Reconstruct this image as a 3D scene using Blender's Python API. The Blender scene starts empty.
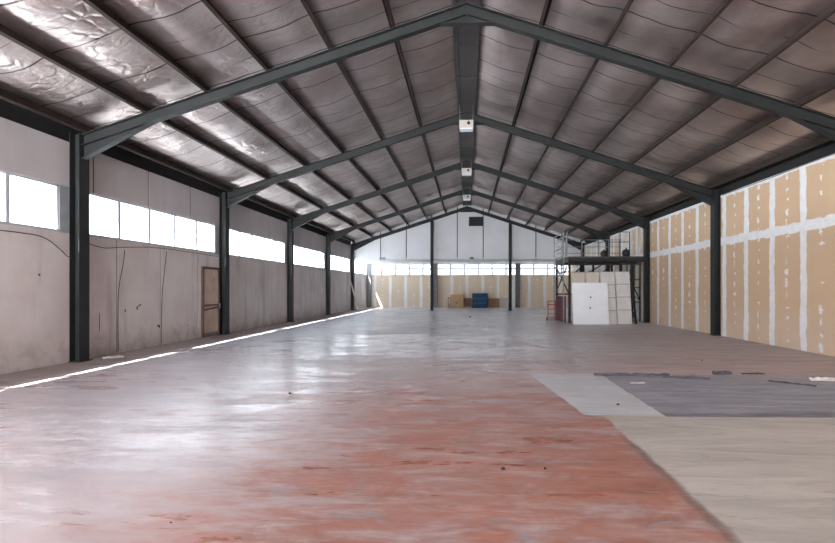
import bpy, bmesh, math, random
from mathutils import Vector, Matrix, noise as mn

S = bpy.context.scene
COL = S.collection
random.seed(7)

# ------------------------------------------------------------------ helpers
def lin(r, g, b):
    f = lambda c: (c/255)/12.92 if c/255 <= .04045 else ((c/255+.055)/1.055)**2.4
    return (f(r), f(g), f(b), 1)

class MB:
    """collects shapes, then links them as ONE mesh object"""
    def __init__(s): s.v = []; s.f = []
    def add(s, vs, fs):
        b = len(s.v); s.v += [tuple(v) for v in vs]; s.f += [tuple(b+i for i in f) for f in fs]; return s
    def box(s, x0, x1, y0, y1, z0, z1):
        vs = [(x, y, z) for z in (z0, z1) for y in (y0, y1) for x in (x0, x1)]
        return s.add(vs, [(0,2,3,1),(4,5,7,6),(0,1,5,4),(2,6,7,3),(0,4,6,2),(1,3,7,5)])
    def prism(s, pts, axis, a, b):
        """polygon pts (two coords) swept along axis from a to b"""
        n = len(pts)
        def mk(p, t):
            return {'x': (t, p[0], p[1]), 'y': (p[0], t, p[1]), 'z': (p[0], p[1], t)}[axis]
        vs = [mk(p, a) for p in pts] + [mk(p, b) for p in pts]
        fs = [tuple(range(n)), tuple(range(2*n-1, n-1, -1))]
        fs += [(i, i+n, (i+1) % n + n, (i+1) % n) for i in range(n)]
        return s.add(vs, fs)
    def bar(s, p, q, w, h=None, up=(0,0,1)):
        """rectangular bar from p to q"""
        h = h or w; p = Vector(p); q = Vector(q); d = (q-p).normalized(); u = Vector(up)
        if abs(d.dot(u)) > .95: u = Vector((0,1,0)) if abs(d.y) < .9 else Vector((1,0,0))
        a = d.cross(u).normalized(); c = a.cross(d).normalized()
        vs = []
        for e in (p, q):
            for i, j in ((-1,-1),(1,-1),(1,1),(-1,1)): vs.append(e + a*(i*w/2) + c*(j*h/2))
        return s.add(vs, [(0,3,2,1),(4,5,6,7),(0,1,5,4),(1,2,6,5),(2,3,7,6),(3,0,4,7)])
    def tube(s, pts, r, n=8):
        pts = [Vector(p) for p in pts]; vs = []
        for i, p in enumerate(pts):
            d = (pts[min(i+1, len(pts)-1)] - pts[max(i-1, 0)]).normalized()
            u = Vector((0,0,1)) if abs(d.z) < .9 else Vector((1,0,0))
            a = d.cross(u).normalized(); c = a.cross(d)
            for k in range(n):
                t = 2*math.pi*k/n; vs.append(p + a*(r*math.cos(t)) + c*(r*math.sin(t)))
        fs = [tuple(range(n)), tuple(range(len(vs)-1, len(vs)-n-1, -1))]
        for i in range(len(pts)-1):
            for k in range(n):
                a0 = i*n+k; a1 = i*n+(k+1) % n
                fs.append((a0, a0+n, a1+n, a1))
        return s.add(vs, fs)
    def lathe(s, prof, n=24, at=(0,0,0)):
        vs = []; m = len(prof)
        for r, z in prof:
            for k in range(n):
                t = 2*math.pi*k/n; vs.append((at[0]+r*math.cos(t), at[1]+r*math.sin(t), at[2]+z))
        fs = [tuple(range(n-1, -1, -1)), tuple(range((m-1)*n, m*n))]
        for i in range(m-1):
            for k in range(n):
                a0 = i*n+k; a1 = i*n+(k+1) % n; fs.append((a0, a1, a1+n, a0+n))
        return s.add(vs, fs)
    def build(s, name, mat, parent=None, bevel=0, smooth=False, loc=None):
        me = bpy.data.meshes.new(name); me.from_pydata(s.v, [], s.f); me.materials.append(mat)
        bm = bmesh.new(); bm.from_mesh(me); bmesh.ops.recalc_face_normals(bm, faces=bm.faces); bm.to_mesh(me); bm.free()
        if smooth:
            for p in me.polygons: p.use_smooth = True
        o = bpy.data.objects.new(name, me); COL.objects.link(o)
        if parent: o.parent = parent
        if loc: o.location = loc
        if bevel:
            b = o.modifiers.new('bevel', 'BEVEL'); b.width = bevel; b.segments = 2; b.limit_method = 'ANGLE'
        return o

def tag(o, label=None, cat=None, group=None, kind=None):
    for k, v in (('label', label), ('category', cat), ('group', group), ('kind', kind)):
        if v: o[k] = v
    return o
def empty(name, loc=(0,0,0), rz=0):
    o = bpy.data.objects.new(name, None); o.location = loc; o.rotation_euler.z = rz; COL.objects.link(o); return o

# ------------------------------------------------------------------ node helpers
class NT:
    def __init__(s, name):
        s.mat = bpy.data.materials.new(name); s.mat.use_nodes = True
        s.t = s.mat.node_tree; s.n = s.t.nodes; s.l = s.t.links
        s.bsdf = s.n['Principled BSDF']
    def put(s, sock, v):
        if isinstance(v, bpy.types.NodeSocket): s.l.new(v, sock)
        else: sock.default_value = v
    def math(s, op, a, b=0.0, c=None, clamp=False):
        m = s.n.new('ShaderNodeMath'); m.operation = op; m.use_clamp = clamp
        s.put(m.inputs[0], a); s.put(m.inputs[1], b)
        if c is not None: s.put(m.inputs[2], c)
        return m.outputs[0]
    def add(s, a, b): return s.math('ADD', a, b)
    def sub(s, a, b): return s.math('SUBTRACT', a, b)
    def mul(s, a, b, clamp=False): return s.math('MULTIPLY', a, b, clamp=clamp)
    def mx(s, a, b): return s.math('MAXIMUM', a, b)
    def mn(s, a, b): return s.math('MINIMUM', a, b)
    def inv(s, a): return s.math('SUBTRACT', 1.0, a, clamp=True)
    def ramp(s, x, a, b, lo=0.0, hi=1.0, smooth=True):
        """lo at x=a -> hi at x=b"""
        m = s.n.new('ShaderNodeMapRange'); m.interpolation_type = 'SMOOTHSTEP' if smooth else 'LINEAR'
        s.put(m.inputs[0], x)
        if a > b: a, b, lo, hi = b, a, hi, lo
        for i, v in enumerate((a, b, lo, hi)): m.inputs[1+i].default_value = v
        return m.outputs[0]
    def box1(s, x, a, b, e):
        return s.mul(s.ramp(x, a-e, a+e), s.ramp(x, b+e, b-e))
    def pos(s):
        if not hasattr(s, '_p'):
            tc = s.n.new('ShaderNodeTexCoord'); sp = s.n.new('ShaderNodeSeparateXYZ')
            s.l.new(tc.outputs['Object'], sp.inputs[0]); s._p = tc.outputs['Object']; s._x = sp.outputs
        return s._p
    def xyz(s): s.pos(); return s._x[0], s._x[1], s._x[2]
    def noise(s, scale=(1,1,1), detail=4, rough=.55, dist=0.0, off=(0,0,0), rot=(0,0,0), color=False):
        mp = s.n.new('ShaderNodeMapping'); s.l.new(s.pos(), mp.inputs[0])
        mp.inputs['Scale'].default_value = scale; mp.inputs['Location'].default_value = off; mp.inputs['Rotation'].default_value = rot
        t = s.n.new('ShaderNodeTexNoise'); s.l.new(mp.outputs[0], t.inputs['Vector'])
        t.inputs['Scale'].default_value = 1; t.inputs['Detail'].default_value = detail
        t.inputs['Roughness'].default_value = rough; t.inputs['Distortion'].default_value = dist
        return t.outputs['Color' if color else 'Fac']
    def mix(s, f, a, b):
        m = s.n.new('ShaderNodeMix'); m.data_type = 'RGBA'
        s.put(m.inputs[0], f); s.put(m.inputs[6], a); s.put(m.inputs[7], b); return m.outputs[2]
    def bump(s, h, strength=.3, dist=.02):
        b = s.n.new('ShaderNodeBump'); b.inputs['Strength'].default_value = strength; b.inputs['Distance'].default_value = dist
        s.l.new(h, b.inputs['Height']); s.l.new(b.outputs[0], s.bsdf.inputs['Normal'])
    def set(s, **k):
        names = dict(color='Base Color', rough='Roughness', metal='Metallic', spec='Specular IOR Level')
        for a, v in k.items(): s.put(s.bsdf.inputs[names[a]], v)
        return s

def paint(name, c, rough=.5, metal=0.0, var=.12, scale=6, bump=0.0, spec=.5):
    m = NT(name)
    n = m.noise((scale,)*3, 5, .6)
    dark = tuple(x*(1-var*1.6) for x in c[:3]) + (1,)
    lite = tuple(min(1, x*(1+var)) for x in c[:3]) + (1,)
    m.set(color=m.mix(m.ramp(n, .3, .7), dark, lite), rough=rough, metal=metal, spec=spec)
    if bump: m.bump(m.noise((scale*8,)*3, 3), bump, .005)
    return m.mat

M = {}
M['steel'] = paint('painted_steel', lin(42, 44, 44), .55, 0, .1, 3, 0, .25)
M['steel_dark'] = paint('dark_steel', lin(38, 37, 39), .5, 0, .12, 4, 0, .3)
M['purlin'] = paint('purlin_steel', lin(56, 46, 42), .6, .0, .12, 3, 0, .2)
M['ridge'] = paint('ridge_sheet', lin(66, 62, 62), .5, 0, .1, 3)
M['black'] = paint('black_rubber', lin(28, 27, 29), .6, 0, .2, 9)
M['alu'] = paint('window_aluminium', lin(188, 190, 194), .4, .0, .05, 5)
M['eave'] = paint('eave_board', lin(26, 25, 26), .8, 0, .15, 4)
M['white_box'] = paint('white_enamel', lin(186, 180, 174), .4, 0, .04, 5)
M['white_panel'] = paint('white_board', lin(232, 238, 244), .5, 0, .03, 2)
M['grey_panel'] = paint('grey_board', lin(206, 206, 204), .6, 0, .06, 3)
M['tan_panel'] = paint('tan_board', lin(190, 182, 172), .7, 0, .06, 3)
M['galv'] = paint('galvanised_tube', lin(134, 136, 138), .4, .3, .1, 8)
M['red'] = paint('red_paint', lin(176, 44, 46), .45, 0, .1, 8)
M['maroon'] = paint('maroon_paint', lin(92, 48, 56), .5, 0, .1, 8)
M['blue'] = paint('blue_enamel', lin(4, 56, 94), .5, 0, .08, 4, 0, .25)
M['teal'] = paint('teal_edge', lin(50, 130, 160), .4, 0, .05, 4)
M['wood'] = paint('chipboard', lin(186, 150, 116), .7, 0, .12, 7)
M['brown'] = paint('brown_wood', lin(150, 112, 84), .7, 0, .15, 7)
M['plank'] = paint('pale_timber', lin(212, 200, 184), .7, 0, .1, 5)
M['door_tan'] = paint('door_tan', lin(196, 176, 160), .7, 0, .12, 3)
M['door_frame'] = paint('door_frame_brown', lin(92, 72, 64), .6, 0, .15, 6)
M['membrane'] = paint('dark_membrane', lin(92, 90, 96), .7, 0, .2, 9, .4)
M['paper'] = paint('torn_paper', lin(228, 226, 224), .8, 0, .08, 9)
M['soffit'] = paint('soffit_board', lin(196, 194, 196), .7, 0, .04, 2)
M['post_hazed'] = paint('hazed_post_steel', lin(118, 118, 120), .5, 0, .1, 3)  # glare haze painted into the back posts as a lighter grey
M['cable'] = paint('cable_rubber', lin(56, 50, 50), .6, 0, .1, 9)
M['deck'] = paint('deck_board', lin(74, 66, 60), .7, 0, .2, 4)

# glass
g = NT('window_glass'); nt = g.t; nt.nodes.remove(g.bsdf)
tr = nt.nodes.new('ShaderNodeBsdfTransparent'); tr.inputs[0].default_value = (.45, .46, .47, 1); gl = nt.nodes.new('ShaderNodeBsdfGlossy'); gl.inputs['Roughness'].default_value = .05
mixs = nt.nodes.new('ShaderNodeMixShader'); mixs.inputs[0].default_value = .05
nt.links.new(tr.outputs[0], mixs.inputs[1]); nt.links.new(gl.outputs[0], mixs.inputs[2]); nt.links.new(mixs.outputs[0], nt.nodes['Material Output'].inputs[0])
M['glass'] = g.mat
M['glass_dimmed'] = g.mat.copy(); M['glass_dimmed'].name = 'dimmed_window_glass'  # darker copy of the glass, tinted to hold down glare at the back
[n for n in M['glass_dimmed'].node_tree.nodes if n.type == 'BSDF_TRANSPARENT'][0].inputs[0].default_value = (.22, .225, .23, 1)

# precast wall panels (pinkish grey, stained)
def wall_mat(name, c0, c1, dirt_shade, amt):
    m = NT(name); x, y, z = m.xyz()
    base = m.mix(m.ramp(m.noise((.9, .9, .9), 5, .6), .32, .68), c0, c1)
    streak = m.noise((2.2, 2.2, .25), 5, .65)
    low = m.ramp(z, .9, 0.0)
    d = m.mul(m.ramp(streak, .5, .74), amt)
    d = m.mx(d, m.mul(m.mul(low, m.ramp(m.noise((3, 3, 3), 5, .7), .42, .66)), amt*1.2))
    spots = m.ramp(m.noise((9, 9, 9), 3, .6, off=(4, 2, 9)), .71, .76)
    d = m.mx(d, m.mul(spots, .35))
    m.set(color=m.mix(d, base, dirt_shade), rough=.75, spec=.3)
    m.bump(m.noise((14, 14, 14), 5, .6), .15, .01)
    return m.mat
M['precast'] = wall_mat('precast_panel', lin(208, 200, 198), lin(220, 214, 212), lin(158, 149, 146), .5)
M['upper'] = wall_mat('upper_panel', lin(190, 185, 187), lin(198, 194, 196), lin(168, 160, 158), .3)
M['gable'] = wall_mat('gable_panel', lin(204, 204, 208), lin(212, 212, 216), lin(180, 178, 178), .25)

# plasterboard with jointing compound
def drywall(name, axis, joints, hjoint, top, tan, plaster, worn=None):
    """axis: 'x' or 'y' = the horizontal coordinate; joints: list of (start, end, phase, pitch)"""
    m = NT(name); xx, yy, z = m.xyz(); u0 = yy if axis == 'y' else xx
    wob = m.mul(m.sub(m.noise((1.6, 1.6, 1.6), 4, .65), .5), .16)
    wob2 = m.mul(m.sub(m.noise((5, 5, 5), 3, .6, off=(7, 3, 1)), .5), .09)
    u = m.add(u0, m.add(wob, wob2)); zz = m.add(z, m.add(m.mul(wob, 1.3), wob2))
    white = None; dabs = None
    for a, b, ph, pitch in joints:
        inside = m.box1(u0, a, b, .001)
        fr = m.math('FRACT', m.math('DIVIDE', m.sub(u, ph-50*pitch), pitch))
        dist = m.mul(m.mn(fr, m.sub(1.0, fr)), pitch)
        w = m.mul(m.ramp(dist, .125, .10), inside)
        white = w if white is None else m.mx(white, w)
        # screw dabs in a column up the middle of each board
        fr0 = m.math('FRACT', m.math('DIVIDE', m.sub(u0, ph-50*pitch), pitch))
        cell = m.math('FLOOR', m.math('DIVIDE', m.sub(u0, ph-50*pitch), pitch))
        row = m.math('FLOOR', m.math('DIVIDE', z, .29))
        wn = m.n.new('ShaderNodeTexWhiteNoise'); wn.noise_dimensions = '2D'
        cb = m.n.new('ShaderNodeCombineXYZ'); m.put(cb.inputs[0], cell); m.put(cb.inputs[1], row); m.l.new(cb.outputs[0], wn.inputs['Vector'])
        sp = m.n.new('ShaderNodeSeparateColor'); m.l.new(wn.outputs['Color'], sp.inputs[0])
        du = m.mul(m.sub(m.sub(fr0, .5), m.mul(m.sub(sp.outputs[0], .5), .05)), pitch)
        dv = m.mul(m.sub(m.sub(m.math('FRACT', m.math('DIVIDE', z, .29)), .5), m.mul(m.sub(sp.outputs[1], .5), .3)), .29)
        n1 = m.mul(m.sub(m.noise((16, 16, 16), 2, .5, off=(1, 5, 2)), .5), .20)
        n2 = m.mul(m.sub(m.noise((12, 12, 12), 2, .5, off=(8, 1, 6)), .5), .16)
        du = m.add(du, n1); dv = m.add(dv, n2)
        ru = m.add(.022, m.mul(m.math('POWER', sp.outputs[2], 2.0), .075)); rv = m.add(.03, m.mul(m.math('POWER', sp.outputs[0], 2.0), .11))
        q = m.add(m.math('POWER', m.math('DIVIDE', m.math('ABSOLUTE', du), ru), 2.0), m.math('POWER', m.math('DIVIDE', m.math('ABSOLUTE', dv), rv), 2.0))
        d = m.mul(m.mul(m.ramp(q, 1.0, .5), inside), m.ramp(sp.outputs[1], .08, .09))
        dabs = d if dabs is None else m.mx(dabs, d)
    if hjoint: white = m.mx(white, m.ramp(m.math('ABSOLUTE', m.sub(zz, hjoint)), .135, .10))
    if top: white = m.mx(white, m.ramp(zz, top-.12, top-.08))
    mask = m.mx(white, m.mul(dabs, .9))
    if worn: 
        wy = m.box1(u0, worn[0], worn[1], .01)
        mask = m.mx(mask, m.mul(wy, m.ramp(m.noise((2.5, 2.5, .5), 5, .7), .42, .6, 0, .8)))
    tn = m.mix(m.noise((1.2, 1.2, 1.2), 4, .6), tan, tuple(c*.88 for c in tan[:3]) + (1,))
    low_light = m.ramp(z, 1.4, .05, 0, .32)          # brighter light low on the boards, painted as a paler tone
    tn = m.mix(m.mul(low_light, m.ramp(m.noise((.8, .8, .8), 3), .2, .6)), tn, lin(218, 208, 198))
    pl = m.mix(m.ramp(m.noise((6, 6, 6), 4, .6), .3, .7), plaster, tuple(c*.9 for c in plaster[:3]) + (1,))
    m.set(color=m.mix(mask, tn, pl), rough=.85, spec=.2)
    m.bump(m.add(mask, m.mul(m.noise((20, 20, 20), 3), .2)), .12, .01)
    return m.mat

# ------------------------------------------------------------------ dimensions (metres, camera foot at the origin, +Y down the hall)
F = [9.85, 15.85, 21.85, 27.85, 33.85]     # portal frames in view
BAYS = [-8.15, -2.15, 3.85] + F
Y0, YG, YB = -8.15, 33.95, 39.2            # front wall, gable screen, back wall
WL, WR = -7.88, 7.87
CF = 7.68                                  # inner face of the columns
ZR, MS = 7.06, .327                        # top of rafter at the ridge, roof slope
ang = math.atan(MS); cs, sn = math.cos(ang), math.sin(ang)
def ztop(x): return ZR - MS*abs(x)
def roofpt(x, v, side):                    # a point v above the rafter line, measured square to the slope
    return (side*(abs(x)+v*sn), ztop(x)+v*cs)

# ------------------------------------------------------------------ floor
fm = NT('worn_painted_concrete'); x, y, z = fm.xyz()
st = fm.noise((.55, 2.6, 1), 7, .66, 1.2, rot=(0, 0, .22))           # swept streaks
st2 = fm.noise((1.3, 5.5, 1), 6, .65, .8, off=(9, 4, 0), rot=(0, 0, .62))
bl = fm.noise((.28, .28, 1), 5, .6, .6, off=(3, 8, 0))               # large patches
fine = fm.noise((7, 14, 1), 5, .7, off=(2, 2, 0))
wob = fm.mul(fm.sub(fm.noise((3, 3, 1), 4, .6), .5), .12)
xw = fm.add(x, wob); yw = fm.add(y, wob)
grey = fm.mix(fm.ramp(st, .32, .68), lin(172, 168, 173), lin(208, 206, 212))
grey = fm.mix(fm.mul(fm.ramp(bl, .45, .7), .5), grey, lin(186, 168, 164))
grey = fm.mix(fm.mul(fm.ramp(fm.add(y, fm.mul(fm.sub(bl, .5), 8)), 10, 17), .7), grey, fm.mix(fm.ramp(st, .32, .68), lin(200, 202, 209), lin(228, 230, 236)))  # far end paler: grazing window sheen painted into the colour
browny = fm.mul(fm.ramp(fm.add(x, fm.mul(fm.sub(bl, .5), 4)), 2.2, 5.0), fm.ramp(y, 26, 15))
grey = fm.mix(fm.mul(browny, .85), grey, fm.mix(fm.ramp(st, .35, .65), lin(160, 150, 150), lin(182, 172, 170)))
# red paint
rm = fm.mul(fm.ramp(fm.add(y, fm.mul(fm.sub(bl, .5), 5)), 11.5, 4.0), fm.ramp(fm.add(x, fm.mul(fm.sub(bl, .5), 4)), -4.0, -.2))
worn = fm.noise((1.3, 2.0, 1), 8, .72, .8, off=(5, 5, 0))
rmask = fm.mul(fm.ramp(fm.add(fm.mul(rm, .62), fm.mul(fm.sub(fm.add(fm.mul(st, .35), fm.add(fm.mul(st2, .35), fm.mul(worn, .3))), .5), 3.9)), .12, .78), .9)
redc = fm.mix(fm.ramp(st2, .32, .66), lin(136, 76, 52), lin(172, 112, 90))
redc = fm.mix(fm.ramp(fine, .52, .75, 0, .6), redc, lin(164, 132, 124))
pink = fm.mul(fm.ramp(fm.add(y, fm.mul(fm.sub(bl, .5), 6)), 14, 7), fm.ramp(bl, .3, .6, .25, .75))
col = fm.mix(fm.mul(pink, .6), grey, lin(190, 158, 152))
col = fm.mix(rmask, col, redc)
wear = fm.mul(fm.mx(fm.mul(fm.ramp(st2, .60, .70), .5), fm.ramp(fm.noise((1.5, 2.4, 1), 6, .65, 1.2, off=(11, 3, 0)), .60, .68)), fm.ramp(y, 9, 3))
col = fm.mix(fm.mul(wear, .7), col, lin(150, 150, 158))
# patches on the right: concrete, pale screed, dark membrane bed
conc = fm.mix(fm.ramp(st, .3, .7), lin(166, 163, 157), lin(192, 190, 184))
conc = fm.mix(fm.ramp(st2, .58, .72, 0, .5), conc, lin(142, 138, 132))
in_c = fm.mul(fm.ramp(xw, 1.545, 1.575), fm.ramp(y, 5.85, 5.80))
col = fm.mix(in_c, col, conc)
edge = fm.mul(fm.box1(xw, 1.50, 1.585, .02), fm.ramp(y, 5.2, 4.6))
col = fm.mix(fm.mul(edge, .5), col, lin(104, 98, 94))
pale = fm.mix(fm.ramp(st2, .35, .7), lin(190, 196, 202), lin(206, 212, 217))
in_p = fm.mul(fm.mul(fm.ramp(fm.add(xw, fm.mul(fm.sub(y, 5.8), .10)), 1.33, 1.37), fm.ramp(xw, 2.27, 2.25)), fm.box1(yw, 5.78, 8.62, .02))
col = fm.mix(in_p, col, pale)
dk = fm.mix(fm.ramp(st, .3, .7), lin(130, 134, 145), lin(158, 162, 174))
dk = fm.mix(fm.ramp(st2, .52, .68, 0, .7), dk, lin(114, 111, 116))
dk = fm.mix(fm.ramp(bl, .5, .68, 0, .5), dk, lin(150, 138, 132))
in_d = fm.mul(fm.ramp(xw, 2.25, 2.27), fm.box1(y, 5.74, 8.50, .02))
in_d = fm.mul(in_d, fm.ramp(x, 7.2, 6.4))
col = fm.mix(in_d, col, dk)
band = fm.mul(in_d, fm.ramp(fm.add(y, fm.mul(fm.sub(st, .5), .5)), 6.0, 5.85))
col = fm.mix(fm.mul(band, .6), col, lin(76, 74, 76))
# unswept strip of dirt along the left wall, wall-foot shade painted in too
dirt_shade = fm.ramp(fm.add(x, fm.mul(fm.sub(fine, .5), .5)), -6.75, -7.1)
col = fm.mix(fm.mul(dirt_shade, .75), col, lin(140, 128, 122))
# little scars
scar = fm.ramp(fm.noise((5, 9, 1), 4, .7, 2.0, off=(5, 1, 0)), .70, .75)
col = fm.mix(fm.mul(scar, .25), col, lin(104, 98, 100))
st3 = fm.noise((2.2, 13, 1), 6, .7, .9, off=(1, 6, 0), rot=(0, 0, .5))
st4 = fm.noise((2.6, 11, 1), 6, .7, .9, off=(4, 2, 0), rot=(0, 0, -.12))
col = fm.mix(fm.ramp(st3, .52, .66, 0, .42), col, lin(190, 180, 180))
col = fm.mix(fm.mul(fm.ramp(st4, .56, .72, 0, .5), fm.inv(dirt_shade)), col, lin(126, 116, 116))
# polished areas; window reflections painted in as pale colour, plus worn streaks
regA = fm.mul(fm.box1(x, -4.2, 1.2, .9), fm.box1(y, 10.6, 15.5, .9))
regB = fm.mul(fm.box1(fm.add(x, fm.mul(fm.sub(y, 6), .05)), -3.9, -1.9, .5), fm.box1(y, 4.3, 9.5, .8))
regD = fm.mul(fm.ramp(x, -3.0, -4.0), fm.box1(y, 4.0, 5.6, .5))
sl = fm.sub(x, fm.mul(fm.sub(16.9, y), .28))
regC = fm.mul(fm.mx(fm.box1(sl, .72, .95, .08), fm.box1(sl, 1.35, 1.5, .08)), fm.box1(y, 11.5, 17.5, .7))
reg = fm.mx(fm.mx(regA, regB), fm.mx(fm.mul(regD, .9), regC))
sheen_scuff = fm.mul(reg, fm.ramp(fm.add(fm.mul(st4, .55), fm.mul(st, .45)), .42, .54))
sheen_scuff = fm.mx(sheen_scuff, fm.mul(regC, fm.ramp(st, .35, .5)))
col = fm.mix(fm.mul(sheen_scuff, .62), col, lin(240, 240, 246))
polish = fm.mul(fm.ramp(fm.add(fm.mul(st, .6), fm.mul(st2, .4)), .44, .60), fm.ramp(bl, .34, .56))
patches = fm.mx(fm.mx(in_c, in_d), dirt_shade)
ro = fm.add(fm.add(.36, fm.mul(polish, -.16)), fm.mul(sheen_scuff, -.08))
ro = fm.add(ro, fm.mul(fm.mx(patches, browny), .25))
ro = fm.add(ro, fm.mul(rmask, .06))
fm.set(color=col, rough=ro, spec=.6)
fm.bump(fm.add(fm.mul(st, .5), fm.mul(fine, .35)), .10, .012)
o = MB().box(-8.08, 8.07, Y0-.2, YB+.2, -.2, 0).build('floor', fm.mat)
tag(o, 'worn red and grey painted concrete warehouse floor', 'floor', kind='structure')

# ------------------------------------------------------------------ left wall
JL = {}   # joints of the lower panels and of the upper panels
wl = MB(); wu = MB(); sl_ = MB()
YEND = YB+.2
lower_j = [-5.9, -3.7, -1.5, .7, 2.9, 5.1, 7.3, 11.06, 12.66, 14.45, 17.6, 19.2, 20.6, 23.6, 25.0, 26.5, 29.6, 31.1, 32.5, 35.6, 37.3]
upper_j = [-6, -4, -2.1, 0, 2, 3.85, 5.6, 10.36, 12.18, 14.06, 16.0, 17.9, 19.75, 21.6, 23.4, 25.2, 27.0, 28.8, 30.6, 32.4, 34.4, 36.2, 38]
def panels(mb, js, z0, z1, gap):
    for j in js: sl_.box(WL-.10, WL-.008, j-gap/2, j+gap/2, z0, z1)
    e = [Y0-.2] + js + [YEND]
    for a, b in zip(e, e[1:]): mb.box(WL-.10, WL, a+gap/2, b-gap/2, z0, z1)
panels(wl, lower_j, 0, 2.55, .026); sl_.box(WL-.2, WL-.10, Y0-.2, YEND, 0, 2.55)
panels(wu, upper_j, 3.47, 4.36, .034); sl_.box(WL-.2, WL-.10, Y0-.2, YEND, 3.47, 4.36)
wall_l = wl.build('wall_left', M['precast'])
tag(wall_l, 'stained pinkish grey concrete panel wall on the left, below the windows', 'wall', kind='structure')
up = wu.build('upper_panels', M['upper'], wall_l); sl_.build('panel_backing', M['eave'], wall_l)
# dark chips and scrapes on the left wall
def chip(y, z, pts):
    MB().prism([(y+a*.65, z+b*.65) for a, b in pts], 'x', WL-.001, WL+.004).build('chip', M['eave'], wall_l)
chip(11.72, 1.02, [(0,0),(.05,-.12),(.09,-.1),(.07,0),(.22,.04),(.28,.1),(.24,.12),(.16,.06)])
chip(12.52, .52, [(0,0),(.14,-.1),(.2,-.08),(.18,-.02),(.06,.04)])
chip(11.32, .92, [(0,0),(.05,-.01),(.05,.08),(0,.1)])
chip(10.52, .55, [(0,0),(.018,0),(.022,.55),(.004,.6)])
chip(13.9, .42, [(0,0),(.07,-.02),(.06,.03)])
chip(9.0, 1.7, [(0,0),(.05,-.02),(.06,.04),(.01,.05)])

# windows of the left wall: one per bay, five lights each
def left_window(n, ya, yb, lights=5):
    fr = MB(); x0, x1 = WL-.13, WL-.02
    z0, z1 = 2.55, 3.47
    fr.box(x0, WL+.015, ya, yb, z0, z0+.05).box(x0, x1, ya, yb, z1-.045, z1)
    fr.box(x0, x1, ya, ya+.05, z0, z1).box(x0, x1, yb-.05, yb, z0, z1)
    w = (yb-ya)/lights
    for i in range(1, lights): fr.box(x0, x1, ya+w*i-.04, ya+w*i+.04, z0+.05, z1-.045)
    o = fr.build('window_%d' % n, M['alu'])
    MB().box(WL-.08, WL-.074, ya+.03, yb-.03, z0+.03, z1-.03).build('window_pane', M['glass'], o)
    tag(o, 'high window strip of white panes in the left wall, %s' % WLAB[n], 'window', kind='structure')
    # sheet metal cover beside the column
    return o
WLAB = {1: 'behind the photographer near the added doorway', 2: 'beside the photographer', 3: 'at the very left edge, before the first column', 4: 'between the first and second columns, above the door',
        5: 'between the second and third columns', 6: 'between the third and fourth columns', 7: 'between the fourth and fifth columns', 8: 'beyond the fifth column beside the back wall'}
edges = BAYS + [YB]
tr_n = 0
cover = MB()
for i in range(8):
    a, b = edges[i], edges[i+1]
    ya, yb = a+.24, b-.36 if i < 7 else b-.1
    left_window(i+1, ya, yb)
    cover.box(WL-.15, WL-.01, yb, b+.001, 2.55, 3.47)
    cover.box(WL-.15, WL-.01, a-.001, ya, 2.55, 3.47)
tag(cover.build('trim_left', paint('grey_flashing', lin(172, 178, 184), .4, .2, .06, 5)), 'grey metal flashings closing the window strip at each left column', 'trim', kind='structure')

# eave boards, both sides
tag(MB().box(WL-.2, WL-.06, Y0-.2, YEND, 4.36, 4.78).build('eave_beam', M['eave']), 'black beam along the top of the left wall under the roof', 'beam', 'eave beams', 'structure')
tag(MB().box(WR+.05, WR+.2, Y0-.2, YEND, 4.36, 4.78).build('eave_beam', M['eave']), 'black beam along the top of the plasterboard wall under the roof', 'beam', 'eave beams', 'structure')

# ------------------------------------------------------------------ right wall (plasterboard)
M['dry_r'] = drywall('plasterboard_side', 'y', [(-9, 15.85, 15.5, 1.2), (15.85, 21.85, 16.15, 1.16), (21.85, 40, 22.2, 1.2)], 2.92, 4.36,
                     lin(208, 180, 150), lin(232, 234, 236), worn=(21.9, 34))
o = MB().box(WR, WR+.2, Y0-.2, YEND, 0, 4.36).build('wall_right', M['dry_r'])
tag(o, 'tan plasterboard wall with white plastered joints on the right', 'wall', kind='structure')

# ------------------------------------------------------------------ back wall, its windows and soffit
M['dry_b'] = drywall('plasterboard_back', 'x', [(-9, 9, .02, 1.21)], None, None, lin(222, 204, 180), lin(236, 236, 234))
wb = MB().box(WL+.0, WR, YB, YB+.2, 0, 2.5).box(WL, WR, YB, YB+.2, 3.42, 4.3)
tag(wb.build('wall_back', M['dry_b']), 'tan plasterboard back wall with pale vertical joints', 'wall', kind='structure')
fr = MB(); za, zb = 2.5, 3.42
fr.box(WL, WR, YB+.02, YB+.14, za, za+.05).box(WL, WR, YB+.02, YB+.14, zb-.05, zb)
fr.box(WL, WR, YB+.05, YB+.09, 3.01, 3.08)
k = -7.80
while k < WR:
    fr.box(k-.05, k+.05, YB+.03, YB+.12, za, zb); k += 1.085
o = fr.build('window_9', M['alu'])
MB().box(WL+.02, WR-.02, YB+.072, YB+.078, za+.02, zb-.02).build('window_pane', M['glass_dimmed'], o)
tag(o, 'wide window band with one thin transom above the back wall', 'window', kind='structure')
tag(MB().box(WL, WR, YG+.06, YB+.2, 3.46, 3.6).build('ceiling_soffit', M['soffit']), 'flat pale grey ceiling over the low bay at the back', 'ceiling', kind='structure')

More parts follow.
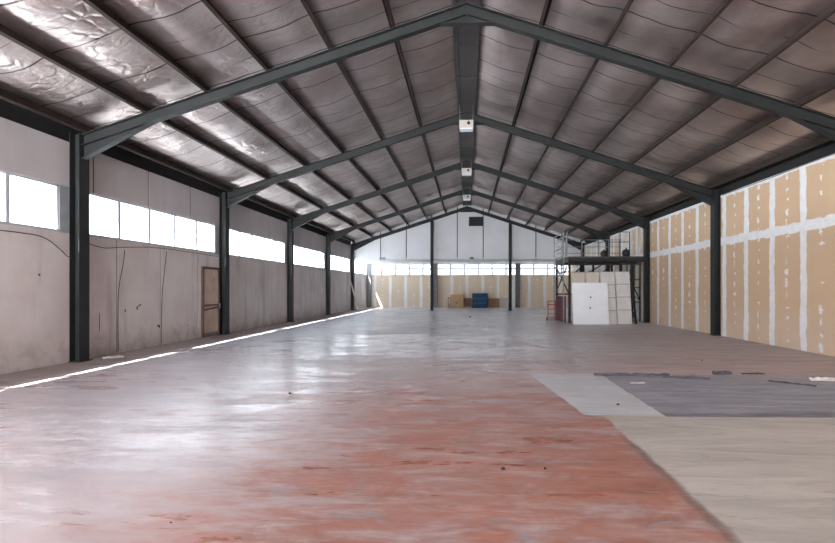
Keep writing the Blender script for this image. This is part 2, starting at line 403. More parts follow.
# gable screen above the low bay
gm = MB(); js = [WL, -5.89, -4.13, -2.40, -.66, 1.10, 2.87, 4.66, 6.42, WR]
for a, b in zip(js, js[1:]):
    a += .03; b -= .03
    pts = [(a, 3.46), (b, 3.46), (b, ztop(b)+.27)] + ([(0, ztop(0)+.27)] if a < 0 < b else []) + [(a, ztop(a)+.27)]
    gm.prism(pts, 'y', YG, YG+.06)
gb = MB(); gb.prism([(WL, 3.46), (WR, 3.46), (WR, ztop(WR)+.27), (0, ZR+.27), (WL, ztop(WL)+.27)], 'y', YG+.06, YG+.14)
gmo = gm.build('wall_gable', M['gable']); gb.build('panel_backing', M['eave'], gmo)
tag(gmo, 'light grey panelled gable screen hanging above the low back bay', 'wall', kind='structure')

# unseen front wall behind the photographer; doorway added and sized for fill light
fw = MB()
fw.box(WL, -6.8, Y0-.2, Y0, 0, 4.2).box(-3.0, WR, Y0-.2, Y0, 0, 4.2)
fw.prism([(WL, 4.2), (WR, 4.2), (WR, ztop(WR)+.2), (0, ZR+.2), (WL, ztop(WL)+.2)], 'y', Y0-.2, Y0)
tag(fw.build('unseen_wall_front', M['gable']), 'unseen front wall with an open doorway added for fill light', 'wall', kind='structure')

# ------------------------------------------------------------------ roof: outer sheet and sagging foil insulation
ro_ = MB()
for s_ in (-1, 1):
    p = [roofpt(0, .26, s_), roofpt(8.50, .26, s_), roofpt(8.50, .31, s_), roofpt(0, .31, s_)]
    p[0] = (0, p[0][1]); p[3] = (0, p[3][1])
    ro_.prism(p, 'y', Y0-.3, YB+.3)
tag(ro_.build('roof', M['galv']), 'metal roof sheeting above the insulation', 'roof', kind='structure')

PUR = [1.45, 2.71, 3.97, 5.20, 6.43, 7.62]
im = NT('foil_insulation'); x, y, z = im.xyz()
ax = im.math('ABSOLUTE', x)
seamw = im.mul(im.sub(im.noise((.8, .5, 1), 3, .5), .5), .16)
def seam(pitch, off, w):
    fr = im.math('FRACT', im.math('DIVIDE', im.add(im.add(y, off), seamw), pitch))
    d = im.mul(im.mn(fr, im.sub(1.0, fr)), pitch); return im.ramp(d, w, w*.45)
sm = im.mx(seam(1.2, 100.3, .022), im.mul(seam(1.2, 100.85, .014), im.ramp(im.noise((.7, .7, .7), 2), .45, .55)))
dust = im.noise((.7, .7, .7), 5, .6)
cr = im.noise((2.6, 2.6, 2.6), 6, .66, 1.6)
cr2 = im.noise((1.1, 6.5, 2), 4, .6, .8, off=(3, 7, 1))
base = im.mix(im.ramp(dust, .3, .7), lin(176, 160, 155), lin(214, 204, 200))
base = im.mix(im.mul(sm, .85), base, lin(40, 34, 33))
im.set(color=base, rough=im.add(.26, im.mul(dust, .26)), metal=.95)
vo = im.n.new('ShaderNodeTexVoronoi'); vo.feature = 'DISTANCE_TO_EDGE'; vo.inputs['Scale'].default_value = 1
wp = im.n.new('ShaderNodeVectorMath'); wp.operation = 'MULTIPLY_ADD'; im.l.new(im.noise((1.6, 1.6, 1.6), 3, .6, color=True), wp.inputs[0]); wp.inputs[1].default_value = (1.6, 1.6, 1.6)
ms_ = im.n.new('ShaderNodeVectorMath'); ms_.operation = 'MULTIPLY'; im.l.new(im.pos(), ms_.inputs[0]); ms_.inputs[1].default_value = (3.0, 4.5, 3.0)
im.l.new(ms_.outputs[0], wp.inputs[2]); im.l.new(wp.outputs[0], vo.inputs['Vector'])
fold = im.ramp(vo.outputs['Distance'], 0, .22)
crumple = im.mul(im.ramp(x, -3.2, -5.4, .12, 1.0), im.ramp(im.noise((.9, .9, .9), 3, .6, off=(2, 0, 5)), .40, .58))
im.bump(im.add(im.add(im.mul(cr, .6), im.mul(cr2, .5)), im.mul(im.mul(fold, crumple), .5)), .5, .05)
vs = []; fs = []
us = []
edgesx = [.24] + PUR + [8.05]
for a, b in zip(edgesx, edgesx[1:]):
    for k in range(9): us.append((a+(b-a)*k/9, k/9, b-a))
us.append((8.05, 0, .5))
ny = 380; ya, yb = Y0, YG-.002
for s_ in (-1, 1):
    b0 = len(vs)
    for j in range(ny+1):
        yy = ya+(yb-ya)*j/ny
        fd = min(abs(yy-f) for f in BAYS)
        fac = min(1, fd/.75); fac = fac*fac*(3-2*fac)
        ph = (yy+100.3)/1.2; lobe = abs(math.sin(math.pi*ph))
        for u, t, wd in us:
            tt = min(1, max(0, (t*wd-.10)/(wd-.20))) if wd > .6 else 0
            sag = .060*math.sin(math.pi*tt)*(.22+.78*fac)*(.88+.16*lobe)*min(1, wd/1.0)
            n_ = mn.noise(Vector((u*1.1*s_, yy*.9, 3.1)))
            wr = mn.noise(Vector((u*2.4*s_+5, yy*3.4, 1.7)))
            amp = .030 if (s_ < 0 and u > 4.0) else .014
            env = math.sin(math.pi*tt)
            v = .216 - sag + env*(n_*.03 + wr*amp)
            X, Z = roofpt(u, v, s_)
            vs.append((X, yy, Z))
    nu = len(us)
    for j in range(ny):
        for i in range(nu-1):
            q = b0+j*nu+i; fs.append((q, q+1, q+nu+1, q+nu))
ins = MB().add(vs, fs).build('ceiling', im.mat, smooth=True)
tag(ins, 'sagging silver foil insulation lining both roof slopes', 'ceiling', kind='structure')

# ------------------------------------------------------------------ ridge
rb = MB()
rb.box(-.25, .25, Y0, YG, ZR+.06, ZR+.10)
for s_ in (-1, 1):
    rb.box(s_*.25-.03 if s_ < 0 else .22, -.22 if s_ < 0 else .28, Y0, YG, ZR+.03, ZR+.24)
rid = rb.build('ridge_beam', M['ridge'])
for yy in [5.2, 8.2, 11.6, 13.4, 18, 20, 24, 26, 30, 32]:
    MB().box(-.25, .25, yy-.02, yy+.02, ZR+.045, ZR+.06).build('ridge_strap', M['ridge'], rid)
tag(rid, 'dark ridge beam running along the top of the roof', 'beam')

# ------------------------------------------------------------------ purlins
ORD = ['highest purlin beside the ridge', 'second purlin down from the ridge', 'third purlin down from the ridge', 'fourth purlin down from the ridge', 'fifth purlin down from the ridge', 'lowest purlin at the eave']
for s_ in (-1, 1):
    for i, u in enumerate(PUR):
        h, w, t = .2, .055, .012
        prof = [(-.5*t, 0), (w, 0), (w, .022), (w-t, .022), (w-t, t), (.5*t, t), (.5*t, h-t), (-w+t, h-t), (-w+t, h-.022), (-w, h-.022), (-w, h), (-.5*t, h)]
        pts = []
        for a, v in prof:
            X, Z = roofpt(u, v+.002, s_)
            d = -1.0
            pts.append((X + s_*d*a*cs, Z - d*a*sn))
        o = MB().prism(pts, 'y', Y0, YG-.005).build('purlin', M['purlin'])
        tag(o, '%s on the %s roof slope, brown steel' % (ORD[i], 'left brighter' if s_ < 0 else 'right darker'), 'purlin', 'roof purlins')

# ------------------------------------------------------------------ portal frames
FR_L = ['nearest dark steel portal frame, spanning the top of the picture', 'second dark steel portal frame, left column just past the tan door', 'third dark steel portal frame, its right column next to the mezzanine',
        'fourth dark steel portal frame, behind the mezzanine', 'last dark steel portal frame, against the grey gable screen']
def isection(mb, x0, x1, yc, w, z0, z1, tf=.014, tw=.010):
    """I column, flanges square to X"""
    mb.box(x0, x0+tf, yc-w/2, yc+w/2, z0, z1).box(x1-tf, x1, yc-w/2, yc+w/2, z0, z1).box(x0+tf, x1-tf, yc-tw/2, yc+tw/2, z0, z1)
RD, RW, TF = .225, .15, .016
for fi, yc in enumerate(F):
    root = empty('portal_frame', (0, yc, 0)); tag(root, FR_L[fi], 'portal frame', 'steel portal frames')
    for s_ in (-1, 1):
        wx = -WL if s_ < 0 else WR
        mb = MB(); a, b = sorted((s_*CF, s_*(wx-.002)))
        isection(mb, a, b, 0, .27, .015, ztop(CF))
        c = mb.build('column', M['steel'], root)
        MB().box(min(s_*(CF-.04), s_*(wx-.002)), max(s_*(CF-.04), s_*(wx-.002)), -.17, .17, 0, .015).build('base_plate', M['steel_dark'], c)
        mb = MB()
        X = [0, CF]
        # top flange, web, bottom flange
        def strip(p, q, y0, y1): mb.prism([p[0], p[1], q[1], q[0]], 'y', y0, y1)
        top0, topw = (0, ZR-.002), (s_*CF, ztop(CF)-.002)
        dn = lambda p, d: (p[0], p[1]-d)
        strip((top0, dn(top0, TF)), (topw, dn(topw, TF)), -RW/2, RW/2)
        strip((dn(top0, TF), dn(top0, RD-TF)), (dn(topw, TF), dn(topw, RD-TF)), -.006, .006)
        strip((dn(top0, RD-TF), dn(top0, RD)), (dn(topw, RD-TF), dn(topw, RD)), -RW/2, RW/2)
        rf = mb.build('rafter', M['steel'], root)
        mb = MB()
        h0 = (s_*6.25, ztop(6.25)-RD); h1 = (s_*CF, ztop(CF)-RD); h2 = (s_*CF, ztop(CF)-RD-.27)
        mb.prism([h0, h1, (h2[0], h2[1]+TF), ], 'y', -.006, .006)
        mb.prism([h0, (h0[0]+s_*.02, h0[1]-.004), (h2[0], h2[1]), (h2[0], h2[1]+TF)], 'y', -RW/2, RW/2)
        mb.build('haunch', M['steel'], root)
    # apex gusset
    mb = MB(); zb_ = ZR-.40
    for s_ in (-1, 1):
        mb.prism([(0, ZR-RD), (s_*.55, ztop(.55)-RD), (s_*.5, zb_+.015), (0, zb_+.015)], 'y', -.006, .006)
    mb.box(-.56, .56, -RW/2, RW/2, zb_, zb_+.016)
    mb.box(-.016, .016, -RW/2, RW/2, zb_+.016, ZR-RD)
    mb.build('apex_haunch', M['steel'], root)

# posts under the gable screen, back wall columns
def post(x, y, z1, w, label):
    mb = MB(); isection(mb, x-w/2, x+w/2, y, w*.9, .012, z1, .012, .009); o = mb.build('steel_post', M['steel'])
    MB().box(x-w/2-.05, x+w/2+.05, y-w/2-.04, y+w/2+.04, 0, .012).build('base_plate', M['steel_dark'], o)
    tag(o, label, 'post', 'tall posts under the gable')
post(-2.36, 33.66, ztop(2.36)-.25, .20, 'tall dark post under the gable screen, left of the blue cabinet')
post(2.90, 33.66, ztop(2.9)-.25, .20, 'tall dark post under the gable screen, right of the blue cabinet')
for xx, lab in ((-7.66, 'haze-greyed post in the left corner at the back wall'), (-2.45, 'haze-greyed post on the back wall, left of the brown box'), (3.95, 'haze-greyed post on the back wall, right of the blue cabinet')):
    mb = MB(); isection(mb, xx-.17, xx+.17, YB-.16, .28, 0, 3.45, .014, .01); o = mb.build('wall_post', M['post_hazed'])
    tag(o, lab, 'post', 'posts along the back wall')

# ------------------------------------------------------------------ hanging boxes at the ridge
for i, (yy, lab) in enumerate(((15.35, 'nearest white unit hung on rods under the ridge, largest of the three'), (21.4, 'middle white unit hung on rods under the ridge'), (27.45, 'farthest white unit hung on rods under the ridge, smallest of the three'))):
    root = empty('hanging_unit', (-.02, yy, 6.32)); tag(root, lab, 'ceiling unit', 'white units hanging from the ridge')
    MB().box(-.215, .215, -.17, .17, .03, .27).build('casing', M['white_box'], root, .008)
    MB().box(-.20, .20, -.16, .16, 0, .03).build('diffuser', M['white_panel'], root, .004)
    MB().lathe([(.05, 0), (.05, .012), (.035, .016)], 20).build('round_port', M['black'], root).matrix_local = Matrix.Translation((.07, -.168, .17)) @ Matrix.Rotation(math.pi/2, 4, 'X')
    for s_ in (-1, 1): MB().tube([(s_*.2, 0, .27), (s_*.2, 0, ZR+.06-6.32)], .008, 6).build('rod', M['galv'], root)

# ------------------------------------------------------------------ gable vent and small lamp
root = empty('gable_vent', (.60, YG, 5.72)); tag(root, 'dark louvred vent high in the grey gable screen', 'vent')
MB().box(-.47, .47, -.06, -.001, 0, .05).box(-.47, .47, -.06, -.001, .57, .62).box(-.47, -.42, -.06, -.001, .05, .57).box(.42, .47, -.06, -.001, .05, .57).build('frame', M['steel_dark'], root)
MB().box(-.42, .42, -.012, -.001, .05, .57).build('backing', M['black'], root)
mb = MB()
for k in range(6): mb.bar((-.42, -.035, .09+k*.085), (.42, -.035, .09+k*.085), .05, .008, (0, -.6, 1))
mb.build('louvres', M['steel_dark'], root)
root = empty('emergency_lamp', (.32, YG, 3.5)); tag(root, 'small black lamp at the bottom edge of the gable screen', 'lamp')
MB().box(-.14, .14, -.12, 0, 0, .10).build('housing', M['black'], root, .02); MB().box(-.11, .11, -.10, -.02, -.02, 0).build('lens', M['galv'], root)
root = empty('junction_box', (-5.75, YG, 3.47)); tag(root, 'small grey box low on the left of the gable screen', 'junction box')
MB().box(-.2, .2, -.1, 0, 0, .13).build('body', M['galv'], root, .01); MB().box(-.18, .18, -.112, -.1, .02, .11).build('lid', M['galv'], root)

# ------------------------------------------------------------------ side door in the left wall
root = empty('side_door', (WL, 15.13, 0)); tag(root, 'tan boarded door with dark frame and crossbar in the left wall', 'door')
w = .5
MB().box(0, .06, -w, -w+.07, 0, 2.12).box(0, .06, w-.07, w, 0, 2.12).box(0, .06, -w+.07, w-.07, 2.05, 2.12).build('door_frame', M['door_frame'], root)
MB().box(.0, .03, -w+.07, w-.07, .12, 2.05).build('door_leaf', M['door_tan'], root)
MB().box(.0, .045, -w+.07, w-.07, .02, .12).build('kick_plate', M['galv'], root)
MB().box(.03, .07, -w+.07, w-.07, .93, .98).bar((.05, -w+.07, .82), (.05, w-.07, .88), .035, .04).build('crossbar', M['door_frame'], root)
MB().box(.06, .10, w-.05, w-.02, .85, 1.0).build('latch', M['galv'], root)

# ------------------------------------------------------------------ cables on the left wall
def cable(pts, r, name, label, mat='cable'):
    # smooth with Catmull-Rom
    P = [Vector(p) for p in pts]; P = [P[0]] + P + [P[-1]]; out = []
    for i in range(1, len(P)-2):
        for k in range(8):
            t = k/8; a, b, c, d = P[i-1:i+3]
            out.append(.5*((2*b)+(-a+c)*t+(2*a-5*b+4*c-d)*t*t+(-a+3*b-3*c+d)*t**3))
    out.append(P[-2])
    o = MB().tube(out, r, 8).build(name, M[mat], smooth=True); tag(o, label, 'cable', 'cables on the left wall'); return o
X = WL+.03
cable([(X, 5.5, 2.44), (X, 7.2, 2.42), (X, 8.6, 2.44), (X, 9.1, 2.40), (X, 9.45, 2.22), (X, 9.62, 2.10), (X+.05, 9.70, 2.06)], .008, 'cable', 'thin black cable sagging under the first window towards the nearest left column')
cable([(X, 10.0, 2.42), (X, 10.6, 2.34), (X, 11.2, 2.40), (X, 12.4, 2.49), (X, 14.0, 2.49), (X, 15.6, 2.47)], .008, 'cable', 'thin dark cable running under the windows above the tan door')
cable([(X, 11.28, 2.34), (X, 11.22, 2.0), (X, 11.10, 1.55), (X, 11.06, 1.1), (X, 11.06, .05)], .008, 'cable', 'dark cable hanging down the wall between the nearest left column and the chipped mark')
cable([(X, 12.88, 2.43), (X, 12.80, 2.0), (X, 12.70, 1.4), (X, 12.66, .7), (X, 12.66, .05)], .008, 'cable', 'dark cable hanging down the wall halfway between the nearest left column and the tan door')
cable([(WR-.012, 10.1, 4.34), (WR-.012, 11.5, 4.345), (WR-.012, 13.6, 4.33), (WR-.012, 15.6, 4.34)], .014, 'cable', 'thin grey cable along the top of the plasterboard wall', 'galv')['group'] = 'cables on the right wall'

# timber leaning on the left wall near the back
for i, (yy, dz, lab) in enumerate(((33.2, 2.35, 'taller pale plank leaning in the far left corner'), (33.42, 2.15, 'shorter pale plank leaning in the far left corner, beside the taller plank'))):
    o = MB().bar((WL+.75-.1*i, yy-.3, .01), (WL+.07, yy-.3, dz), .16, .04, (1, 0, .3)).build('plank', M['plank']); tag(o, lab, 'plank', 'planks leaning on the left wall')

# ------------------------------------------------------------------ things at the back wall
yb_ = YB-.02
root = empty('storage_box', (-.76, yb_-.45, 0)); tag(root, 'large brown board box with a dark hand slot at the back wall', 'box')
MB().box(-.5, .5, -.42, .42, 0, 1.0).build('body', M['wood'], root, .01)
MB().box(-.12, .08, -.424, -.42, .36, .42).build('hand_slot', M['black'], root)
MB().box(-.51, .51, -.43, .43, 1.0, 1.03).build('lid', M['wood'], root, .006)
root = empty('open_shelf', (.06, yb_-.42, 0)); tag(root, 'low open brown shelf between the brown box and the blue cabinet', 'shelf')
MB().box(-.30, .32, -.3, .3, .70, .74).build('top', M['brown'], root); MB().box(-.30, .32, -.3, .3, .06, .10).build('shelf_board', M['plank'], root)
MB().box(-.30, .32, .27, .3, .1, .7).build('back_panel', M['brown'], root)
for a in (-.30, .28): MB().box(a, a+.04, -.3, .27, 0, .7).build('side_panel', M['brown'], root)
root = empty('blue_cabinet', (.98, yb_-.42, 0)); tag(root, 'blue three drawer metal cabinet at the back wall', 'cabinet')
MB().box(-.58, .58, -.35, .38, 0, 1.13).build('body', M['blue'], root, .008)
for k in range(3):
    d = MB().box(-.56, .56, -.372, -.35, .03+k*.37, .375+k*.37).build('drawer', M['blue'], root, .004)
    MB().box(-.56, .56, -.392, -.372, .345+k*.37, .375+k*.37).build('handle_edge', M['teal'], d)
root = empty('metal_stand', (-1.38, yb_-.4, 0)); tag(root, 'narrow dark stand left of the brown box at the back wall', 'stand')
for a in (-.1, .05): MB().box(a, a+.04, -.05, .05, 0, .76).build('upright', M['steel_dark'], root)
MB().box(-.1, .09, -.05, .05, .76, .80).build('rail', M['steel_dark'], root); MB().box(-.06, .05, -.04, .04, .2, .24).build('rail', M['steel_dark'], root)
o = MB().bar((2.07, YB-.2, 0), (2.07, YB-.02, .72), .92, .03, (0, 1, .2)).build('board', M['brown']); tag(o, 'brown board leaning on the back wall right of the blue cabinet', 'board')
o = MB().bar((2.95, YB-.2, 0), (2.95, YB-.02, .76), .7, .03, (0, 1, .2)).build('board', M['tan_panel']); tag(o, 'pale grey board leaning on the back wall beside the right gable post', 'board')

# ------------------------------------------------------------------ mezzanine on the right
mx0, mx1, my0, my1, mz = 4.32, 7.52, 21.45, 24.6, 2.84
root = empty('mezzanine_platform', (mx0, my0, 0)); tag(root, 'dark steel mezzanine platform with guard rails beside the right wall', 'platform')
L = lambda x, y, z: (x-mx0, y-my0, z)
def child(mb, name, mat): return mb.build(name, M[mat], root)
def cbar(name, mat, p, q, w, h=None): return child(MB().bar(L(*p), L(*q), w, h), name, mat)
child(MB().box(0, mx1-mx0, 0, my1-my0, mz-.05, mz), 'deck', 'deck')
for yy in (my0+.04, my1-.04): cbar('edge_beam', 'steel_dark', (mx0, yy, mz-.14), (mx1, yy, mz-.14), .08, .18)
cbar('side_beam', 'steel_dark', (mx0+.04, my0+.08, mz-.14), (mx0+.04, my1-.08, mz-.14), .07, .18)
cbar('side_beam', 'steel_dark', (mx1-.04, my0+.08, mz-.14), (mx1-.04, my1-.08, mz-.14), .07, .18)
for px in (mx0+.06, 5.55, 6.15, 7.05, mx1-.06):
    cbar('post', 'steel_dark', (px, my1-.05, 0), (px, my1-.05, mz-.23), .09)
for px in (mx0+.06, mx1-.5): cbar('post', 'steel_dark', (px, my0+.05, 0), (px, my0+.05, mz-.23), .09)
cbar('lower_beam', 'steel_dark', (mx0+.1, my0+.05, 2.52), (mx1-.1, my0+.05, 2.52), .05, .07)
for px in (4.75, 5.2, 5.65, 6.4, 6.75, 7.2): cbar('strut', 'steel_dark', (px, my0+.05, 2.55), (px, my0+.05, mz-.23), .04)
for p, q in (((5.2, 2.2), (5.6, 2.58)), ((5.9, 2.25), (6.5, 2.6)), ((6.6, 2.3), (7.1, 2.62))):
    cbar('brace', 'steel_dark', (p[0], my1-.2, p[1]), (q[0], my1-.2, q[1]), .05)
cbar('brace', 'steel_dark', (mx0+.02, my0+.1, 1.3), (mx0+.02, my1-.1, 2.55), .04)
cbar('brace', 'steel_dark', (mx0+.02, my1-.1, 1.3), (mx0+.02, my0+.1, 2.55), .04)
cbar('lower_beam', 'steel_dark', (mx0+.05, my0+.1, 2.2), (mx0+.05, my1-.1, 2.2), .05, .06)
cbar('lower_beam', 'steel_dark', (mx0+.1, my1-.05, 1.2), (mx1-.1, my1-.05, 1.2), .05, .07)
# guard rails
for px in (4.8, 5.6, 6.4, 6.9, 7.4): cbar('rail_post', 'galv', (px, my1-.08, mz), (px, my1-.08, mz+1.0), .035)
for hz in (.35, .66, 1.0): cbar('guard_rail', 'galv', (mx0+.05, my1-.08, mz+hz), (mx1, my1-.08, mz+hz), .03)
for yy in (my0+.7, my0+1.6): cbar('rail_post', 'galv', (mx0+.05, yy, mz), (mx0+.05, yy, mz+.98), .035)
for hz in (.5, .98): cbar('guard_rail', 'galv', (mx0+.05, my0+.2, mz+hz), (mx0+.05, my1-.1, mz+hz), .03)
for px in (6.55, 6.95): cbar('rail_post', 'steel_dark', (px, my0+.12, mz), (px, my0+.12, mz+1.05), .03)
for hz in (.62, 1.05): cbar('guard_rail', 'steel_dark', (5.1, my0+.12, mz+hz), (6.95, my0+.12, mz+hz), .025)
# ladder frame at the left front corner
root = empty('scaffold_frame', (4.12, 21.45, 0)); tag(root, 'tall grey scaffold frame with rungs at the left corner of the mezzanine', 'scaffold')
for a in (0, 2.3): MB().tube([(0, a, 0), (0, a, 3.9)], .026, 8).build('standard', M['galv'], root)
MB().tube([(.14, 0, 2.87), (.14, 0, 3.9)], .022, 8).build('standard', M['galv'], root)
for hz in (2.05, 2.45, 2.85, 3.2, 3.55, 3.88): MB().tube([(0, 0, hz), (0, 2.3, hz)], .018, 6).build('rung', M['galv'], root)
# maroon mesh gate under the platform on the left side
root = empty('mesh_gate', (4.24, 21.62, 0)); tag(root, 'maroon barred gate under the left side of the mezzanine', 'gate')
MB().bar((0, 0, .08), (0, 2.3, .08), .04).bar((0, 0, 1.12), (0, 2.3, 1.12), .04).bar((0, 0, .55), (0, 2.3, .55), .03).build('gate_rail', M['maroon'], root)
for k in range(13): MB().bar((0, k*2.3/12, 0), (0, k*2.3/12, 1.14), .03).build('gate_bar', M['maroon'], root)
# red tubular trolley left of it
root = empty('red_trolley', (3.86, 22.9, 0)); tag(root, 'red tubular steel trolley frame standing left of the mezzanine', 'trolley')
for a in (-.17, .17): MB().tube([(a, 0, .05), (a, 0, .92)], .024, 8).build('upright', M['red'], root)
for hz in (.14, .34, .54, .74, .9): MB().tube([(-.17, 0, hz), (.17, 0, hz)], .02, 8).build('crossbar', M['red'], root)
for a in (-.17, .17): MB().lathe([(.02, -.02), (.07, -.02), (.07, .02), (.02, .02)], 16).build('wheel', M['black'], root).matrix_local = Matrix.Translation((a*1.3, 0, .07)) @ Matrix.Rotation(math.pi/2, 4, 'Y')
MB().box(-.17, .17, -.22, 0, .045, .06).build('toe_plate', M['red'], root)

# boards leaning on the mezzanine front
def lean(x0, x1, h, y_bot, y_top, mat, label, t=.05, lines=(), roll=0.0, group='boards leaning on the mezzanine'):
    root = empty('leaning_board', ((x0+x1)/2, y_bot, 0)); w = (x1-x0)/2
    zt = math.sqrt(max(.01, h*h-(y_top-y_bot)**2)); tl = math.atan2(y_top-y_bot, zt)
    root.rotation_euler = (-tl, roll, 0); root.location.z = .0 + abs(roll)*w
    tag(root, label, 'board', group)
    MB().box(-w, w, 0, t, .0, h).build('sheet', M[mat], root, .006)
    for z_ in lines: MB().box(-w, w, -.004, 0, z_-.008, z_+.008).build('seam', M['steel_dark'], root)
    return root
lean(4.42, 4.98, 2.20, 20.98, 21.36, 'tan_panel', 'first narrow grey board from the left behind the big white board', lines=(1.7,))
lean(5.03, 5.59, 2.20, 20.98, 21.36, 'tan_panel', 'second narrow grey board from the left behind the big white board')
lean(5.64, 6.24, 2.22, 20.96, 21.36, 'grey_panel', 'tall pale board with dark seams touching the right edge of the big white board', lines=(.55, 1.1, 1.65))
lean(6.28, 6.87, 2.22, 20.96, 21.36, 'grey_panel', 'rightmost tall pale board with dark seams beside the dark storage rack', lines=(.58, 1.13, 1.68))
r_ = lean(4.36, 5.83, 1.74, 20.62, 20.92, 'white_panel', 'big white board leaning in front of the narrow grey boards', t=.05)
for a, zz in ((.02, 1.12), (-.02, .68)): MB().lathe([(.035, 0), (.03, .01), (.01, .014)], 14).build('handle_hole', M['black'], r_).matrix_local = Matrix.Translation((a, 0, zz)) @ Matrix.Rotation(math.pi/2, 4, 'X')
o = MB().bar((7.03, 20.98, 0.0), (6.93, 21.33, 2.26), .09, .05, (0, 1, 0)).build('dark_batten', M['steel_dark']); tag(o, 'dark batten leaning between the pale boards and the storage rack', 'batten')
# rack in the gap beside the column
root = empty('storage_rack', (7.36, 22.3, 0)); tag(root, 'dark lattice storage rack under the right end of the mezzanine', 'rack')
for a in (-.28, .28):
    for b in (0, .8): MB().bar((a, b, 0), (a, b, 2.55), .05).build('upright', M['steel_dark'], root)
for hz in (.1, .45, .85, 1.5, 1.85):
    MB().box(-.28, .28, 0, .8, hz, hz+.035).build('shelf', M['grey_panel'] if hz < .5 else M['steel_dark'], root)
MB().bar((-.28, -.03, 2.1), (.28, -.03, .95), .04).build('diagonal', M['steel_dark'], root)
MB().bar((-.28, -.03, 1.35), (.28, -.03, .95), .03).build('diagonal', M['steel_dark'], root)
# dark bundles on the platform
for (xx, yy, sc, lab) in ((6.94, 22.0, .165, 'black rounded bundle on the mezzanine near the right column'), (6.06, 22.3, .15, 'black rounded bundle on the middle of the mezzanine deck')):
    o = MB().lathe([(.02, 0), (.6, .0), (.85, .25), (1.0, .8), (1.02, 1.3), (.85, 1.75), (.5, 2.0), (.05, 2.08)], 20).build('bundle', M['black'], smooth=True, loc=(xx, yy, mz+.003))
    o.scale = (sc, sc, sc)
    MB().lathe([(.16, 1.95), (.2, 2.1), (.12, 2.3), (.25, 2.42), (.05, 2.45)], 12).build('knot', M['black'], o, smooth=True)
    tag(o, lab, 'bundle', 'bundles on the mezzanine')

# ------------------------------------------------------------------ torn bits on the floor
def flap(x0, y0, ln, wd, h, rz, mat, name, label, cat, group, seed, nx=14, ny=5):
    rnd = random.Random(seed); vs = []; fs = []
    for j in range(ny+1):
        for i in range(nx+1):
            u = i/nx; v = j/ny
            ww = wd*(.55+.45*math.sin(math.pi*u))*(.8+.3*mn.noise(Vector((u*4, seed, 0))))
            zz = h*(v**1.5)*(.4+.8*abs(mn.noise(Vector((u*5+seed, v*2, seed*.7)))))+.003
            vs.append((ln*(u-.5), ww*(v-.5)*.6 + .03*mn.noise(Vector((u*9, v*3, seed))), zz))
    nu = nx+1
    for j in range(ny):
        for i in range(nx): fs.append((j*nu+i, j*nu+i+1, (j+1)*nu+i+1, (j+1)*nu+i))
    o = MB().add(vs, fs).build(name, M[mat], loc=(x0, y0, 0)); o.rotation_euler.z = rz
    s = o.modifiers.new('thick', 'SOLIDIFY'); s.thickness = .004; s.offset = 1
    tag(o, label, cat, group); return o
flap(2.75, 8.42, 1.25, .16, .06, -.03, 'membrane', 'torn_flap', 'long dark torn flap at the back edge of the pale patch', 'torn flap', 'torn membrane flaps', 1)
flap(3.55, 8.20, .7, .14, .05, -.25, 'membrane', 'torn_flap', 'dark torn flap beside a white scrap on the dark patch', 'torn flap', 'torn membrane flaps', 2)
flap(4.32, 8.58, .34, .16, .09, .05, 'membrane', 'torn_flap', 'small curled dark flap standing up at the back edge of the dark patch', 'torn flap', 'torn membrane flaps', 3)
flap(4.86, 8.62, .40, .10, .03, .02, 'membrane', 'torn_flap', 'flat dark flap right of the curled one at the back edge of the dark patch', 'torn flap', 'torn membrane flaps', 4)
flap(4.95, 7.75, .62, .08, .03, -.75, 'membrane', 'torn_flap', 'dark crease flap slanting across the middle of the dark patch', 'torn flap', 'torn membrane flaps', 5)
flap(5.70, 8.05, .55, .22, .06, .0, 'paper', 'paper_scrap', 'largest white torn scrap on the right of the dark patch', 'scrap', 'pale scraps on the floor', 6)
flap(3.28, 8.45, .26, .07, .02, .1, 'paper', 'paper_scrap', 'small white scrap on the long dark torn flap', 'scrap', 'pale scraps on the floor', 7)
flap(2.62, 7.75, .22, .05, .015, 0, 'paper', 'paper_scrap', 'small white scrap on the left corner of the dark patch', 'scrap', 'pale scraps on the floor', 8)
flap(-7.45, 10.35, .38, .14, .04, .9, 'paper', 'paper_scrap', 'pale scrap on the floor at the foot of the nearest left column', 'scrap', 'pale scraps on the floor', 9)
def pebble(x, y, r, mat, label, seed):
    rnd = random.Random(seed); bm = bmesh.new(); bmesh.ops.create_icosphere(bm, subdivisions=2, radius=1)
    for v in bm.verts: v.co *= r*.6*(1+.35*mn.noise(v.co*1.7+Vector((seed, 0, 0)))); v.co.z *= .55
    lo = min(v.co.z for v in bm.verts)
    for v in bm.verts: v.co.z -= lo
    me = bpy.data.meshes.new('rubble_chip'); bm.to_mesh(me); bm.free(); me.materials.append(M[mat])
    o = bpy.data.objects.new('rubble_chip', me); o.location = (x, y, 0); COL.objects.link(o); tag(o, label, 'chip', 'rubble chips on the floor')
def at(px, py):
    zc = 725/(py-289); yc = zc + .025*((px-467)*zc/500); return ((px-467)*zc/500, yc)
for (px, py, r, mat, lab, sd) in ((290, 394, .035, 'black', 'dark chip on the pale floor left of the red paint', 1), (618, 405, .03, 'black', 'dark chip on the pale grey patch', 2),
        (545, 469, .02, 'steel_dark', 'smaller dark chip in the red paint, right of a larger one', 3), (503, 470, .03, 'steel_dark', 'larger dark chip in the red paint, left of a smaller one', 4), (470, 317.5, .10, 'steel_dark', 'dark chip far away on the floor before the blue cabinet', 5),
        (702, 361, .03, 'black', 'dark chip on the brownish floor before the plasterboard wall', 6), (171, 523, .012, 'black', 'tiny dark chip near the bottom left', 7)):
    X_, Y_ = at(px, py); pebble(X_, Y_, r, mat, lab, sd)

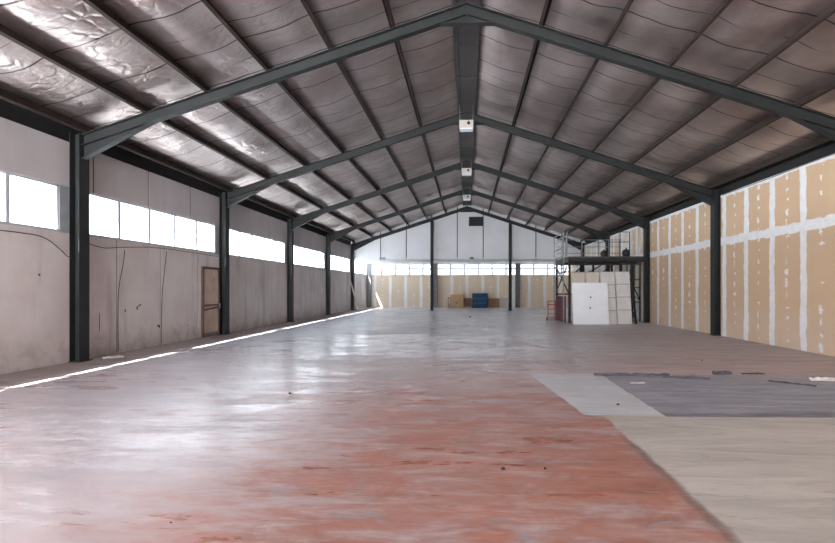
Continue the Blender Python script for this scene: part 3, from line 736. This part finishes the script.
# ------------------------------------------------------------------ light
W = bpy.data.worlds.new('daylight'); S.world = W; W.use_nodes = True
t = W.node_tree; bg = t.nodes['Background']
tc = t.nodes.new('ShaderNodeTexCoord'); sp = t.nodes.new('ShaderNodeSeparateXYZ'); t.links.new(tc.outputs['Generated'], sp.inputs[0])
cr_ = t.nodes.new('ShaderNodeValToRGB'); mr = t.nodes.new('ShaderNodeMapRange'); mr.inputs[1].default_value = -1; mr.inputs[2].default_value = 1
t.links.new(sp.outputs[2], mr.inputs[0]); t.links.new(mr.outputs[0], cr_.inputs[0])
e = cr_.color_ramp.elements
e[0].position = 0.0; e[0].color = (3.7, 3.85, 3.95, 1)
e[1].position = 1.0; e[1].color = (1.0, 1.25, 1.5, 1)
a = e.new(.495); a.color = (3.8, 3.95, 4.05, 1)
a = e.new(.505); a.color = (1.55, 1.6, 1.63, 1)
a = e.new(.7); a.color = (1.3, 1.45, 1.6, 1)
t.links.new(cr_.outputs[0], bg.inputs[0]); bg.inputs[1].default_value = 10.0

sun = bpy.data.lights.new('sun', 'SUN'); sun.energy = 110; sun.angle = math.radians(.8); sun.color = (1, .97, .93)
so = bpy.data.objects.new('sun', sun); COL.objects.link(so)
so.rotation_euler = Vector((.43, .65, -1)).to_track_quat('-Z', 'Y').to_euler(); so.location = (-20, 0, 30)

def portal(loc, rot, sx, sy):
    l = bpy.data.lights.new('daylight_portal', 'AREA'); l.shape = 'RECTANGLE'; l.size = sx; l.size_y = sy; l.cycles.is_portal = True
    o = bpy.data.objects.new('daylight_portal', l); o.location = loc; o.rotation_euler = rot; COL.objects.link(o)
R = math.radians
for i in range(8):
    a, b = edges[i], edges[i+1]
    portal((WL-.16, (a+b)/2, 3.01), (0, R(-90), 0), .92, b-a-.3)      # faces +X
portal((0, YB+.16, 2.96), (R(-90), 0, 0), 15.6, .92)                    # faces -Y
portal((-4.9, Y0-.1, 2.1), (R(90), 0, 0), 3.8, 4.2)                        # faces +Y

# ------------------------------------------------------------------ camera
cam = bpy.data.cameras.new('camera'); co = bpy.data.objects.new('camera', cam); COL.objects.link(co)
TH = .025
co.location = (0, 0, 1.45); co.rotation_euler = (R(90), 0, TH)
cam.sensor_width = 36; cam.lens = 500*36/835; cam.shift_x = -(467-500*TH-417.5)/835; cam.shift_y = 17.5/835
cam.clip_start = .05; cam.clip_end = 300
S.camera = co
vs_ = S.view_settings; vs_.view_transform = 'Standard'; vs_.look = 'None'; vs_.gamma = 1; vs_.use_curve_mapping = False; vs_.exposure = 1.36
S.cycles.max_bounces = 10; S.cycles.diffuse_bounces = 6; S.cycles.glossy_bounces = 4; S.cycles.transparent_max_bounces = 12
S.cycles.sample_clamp_indirect = 30
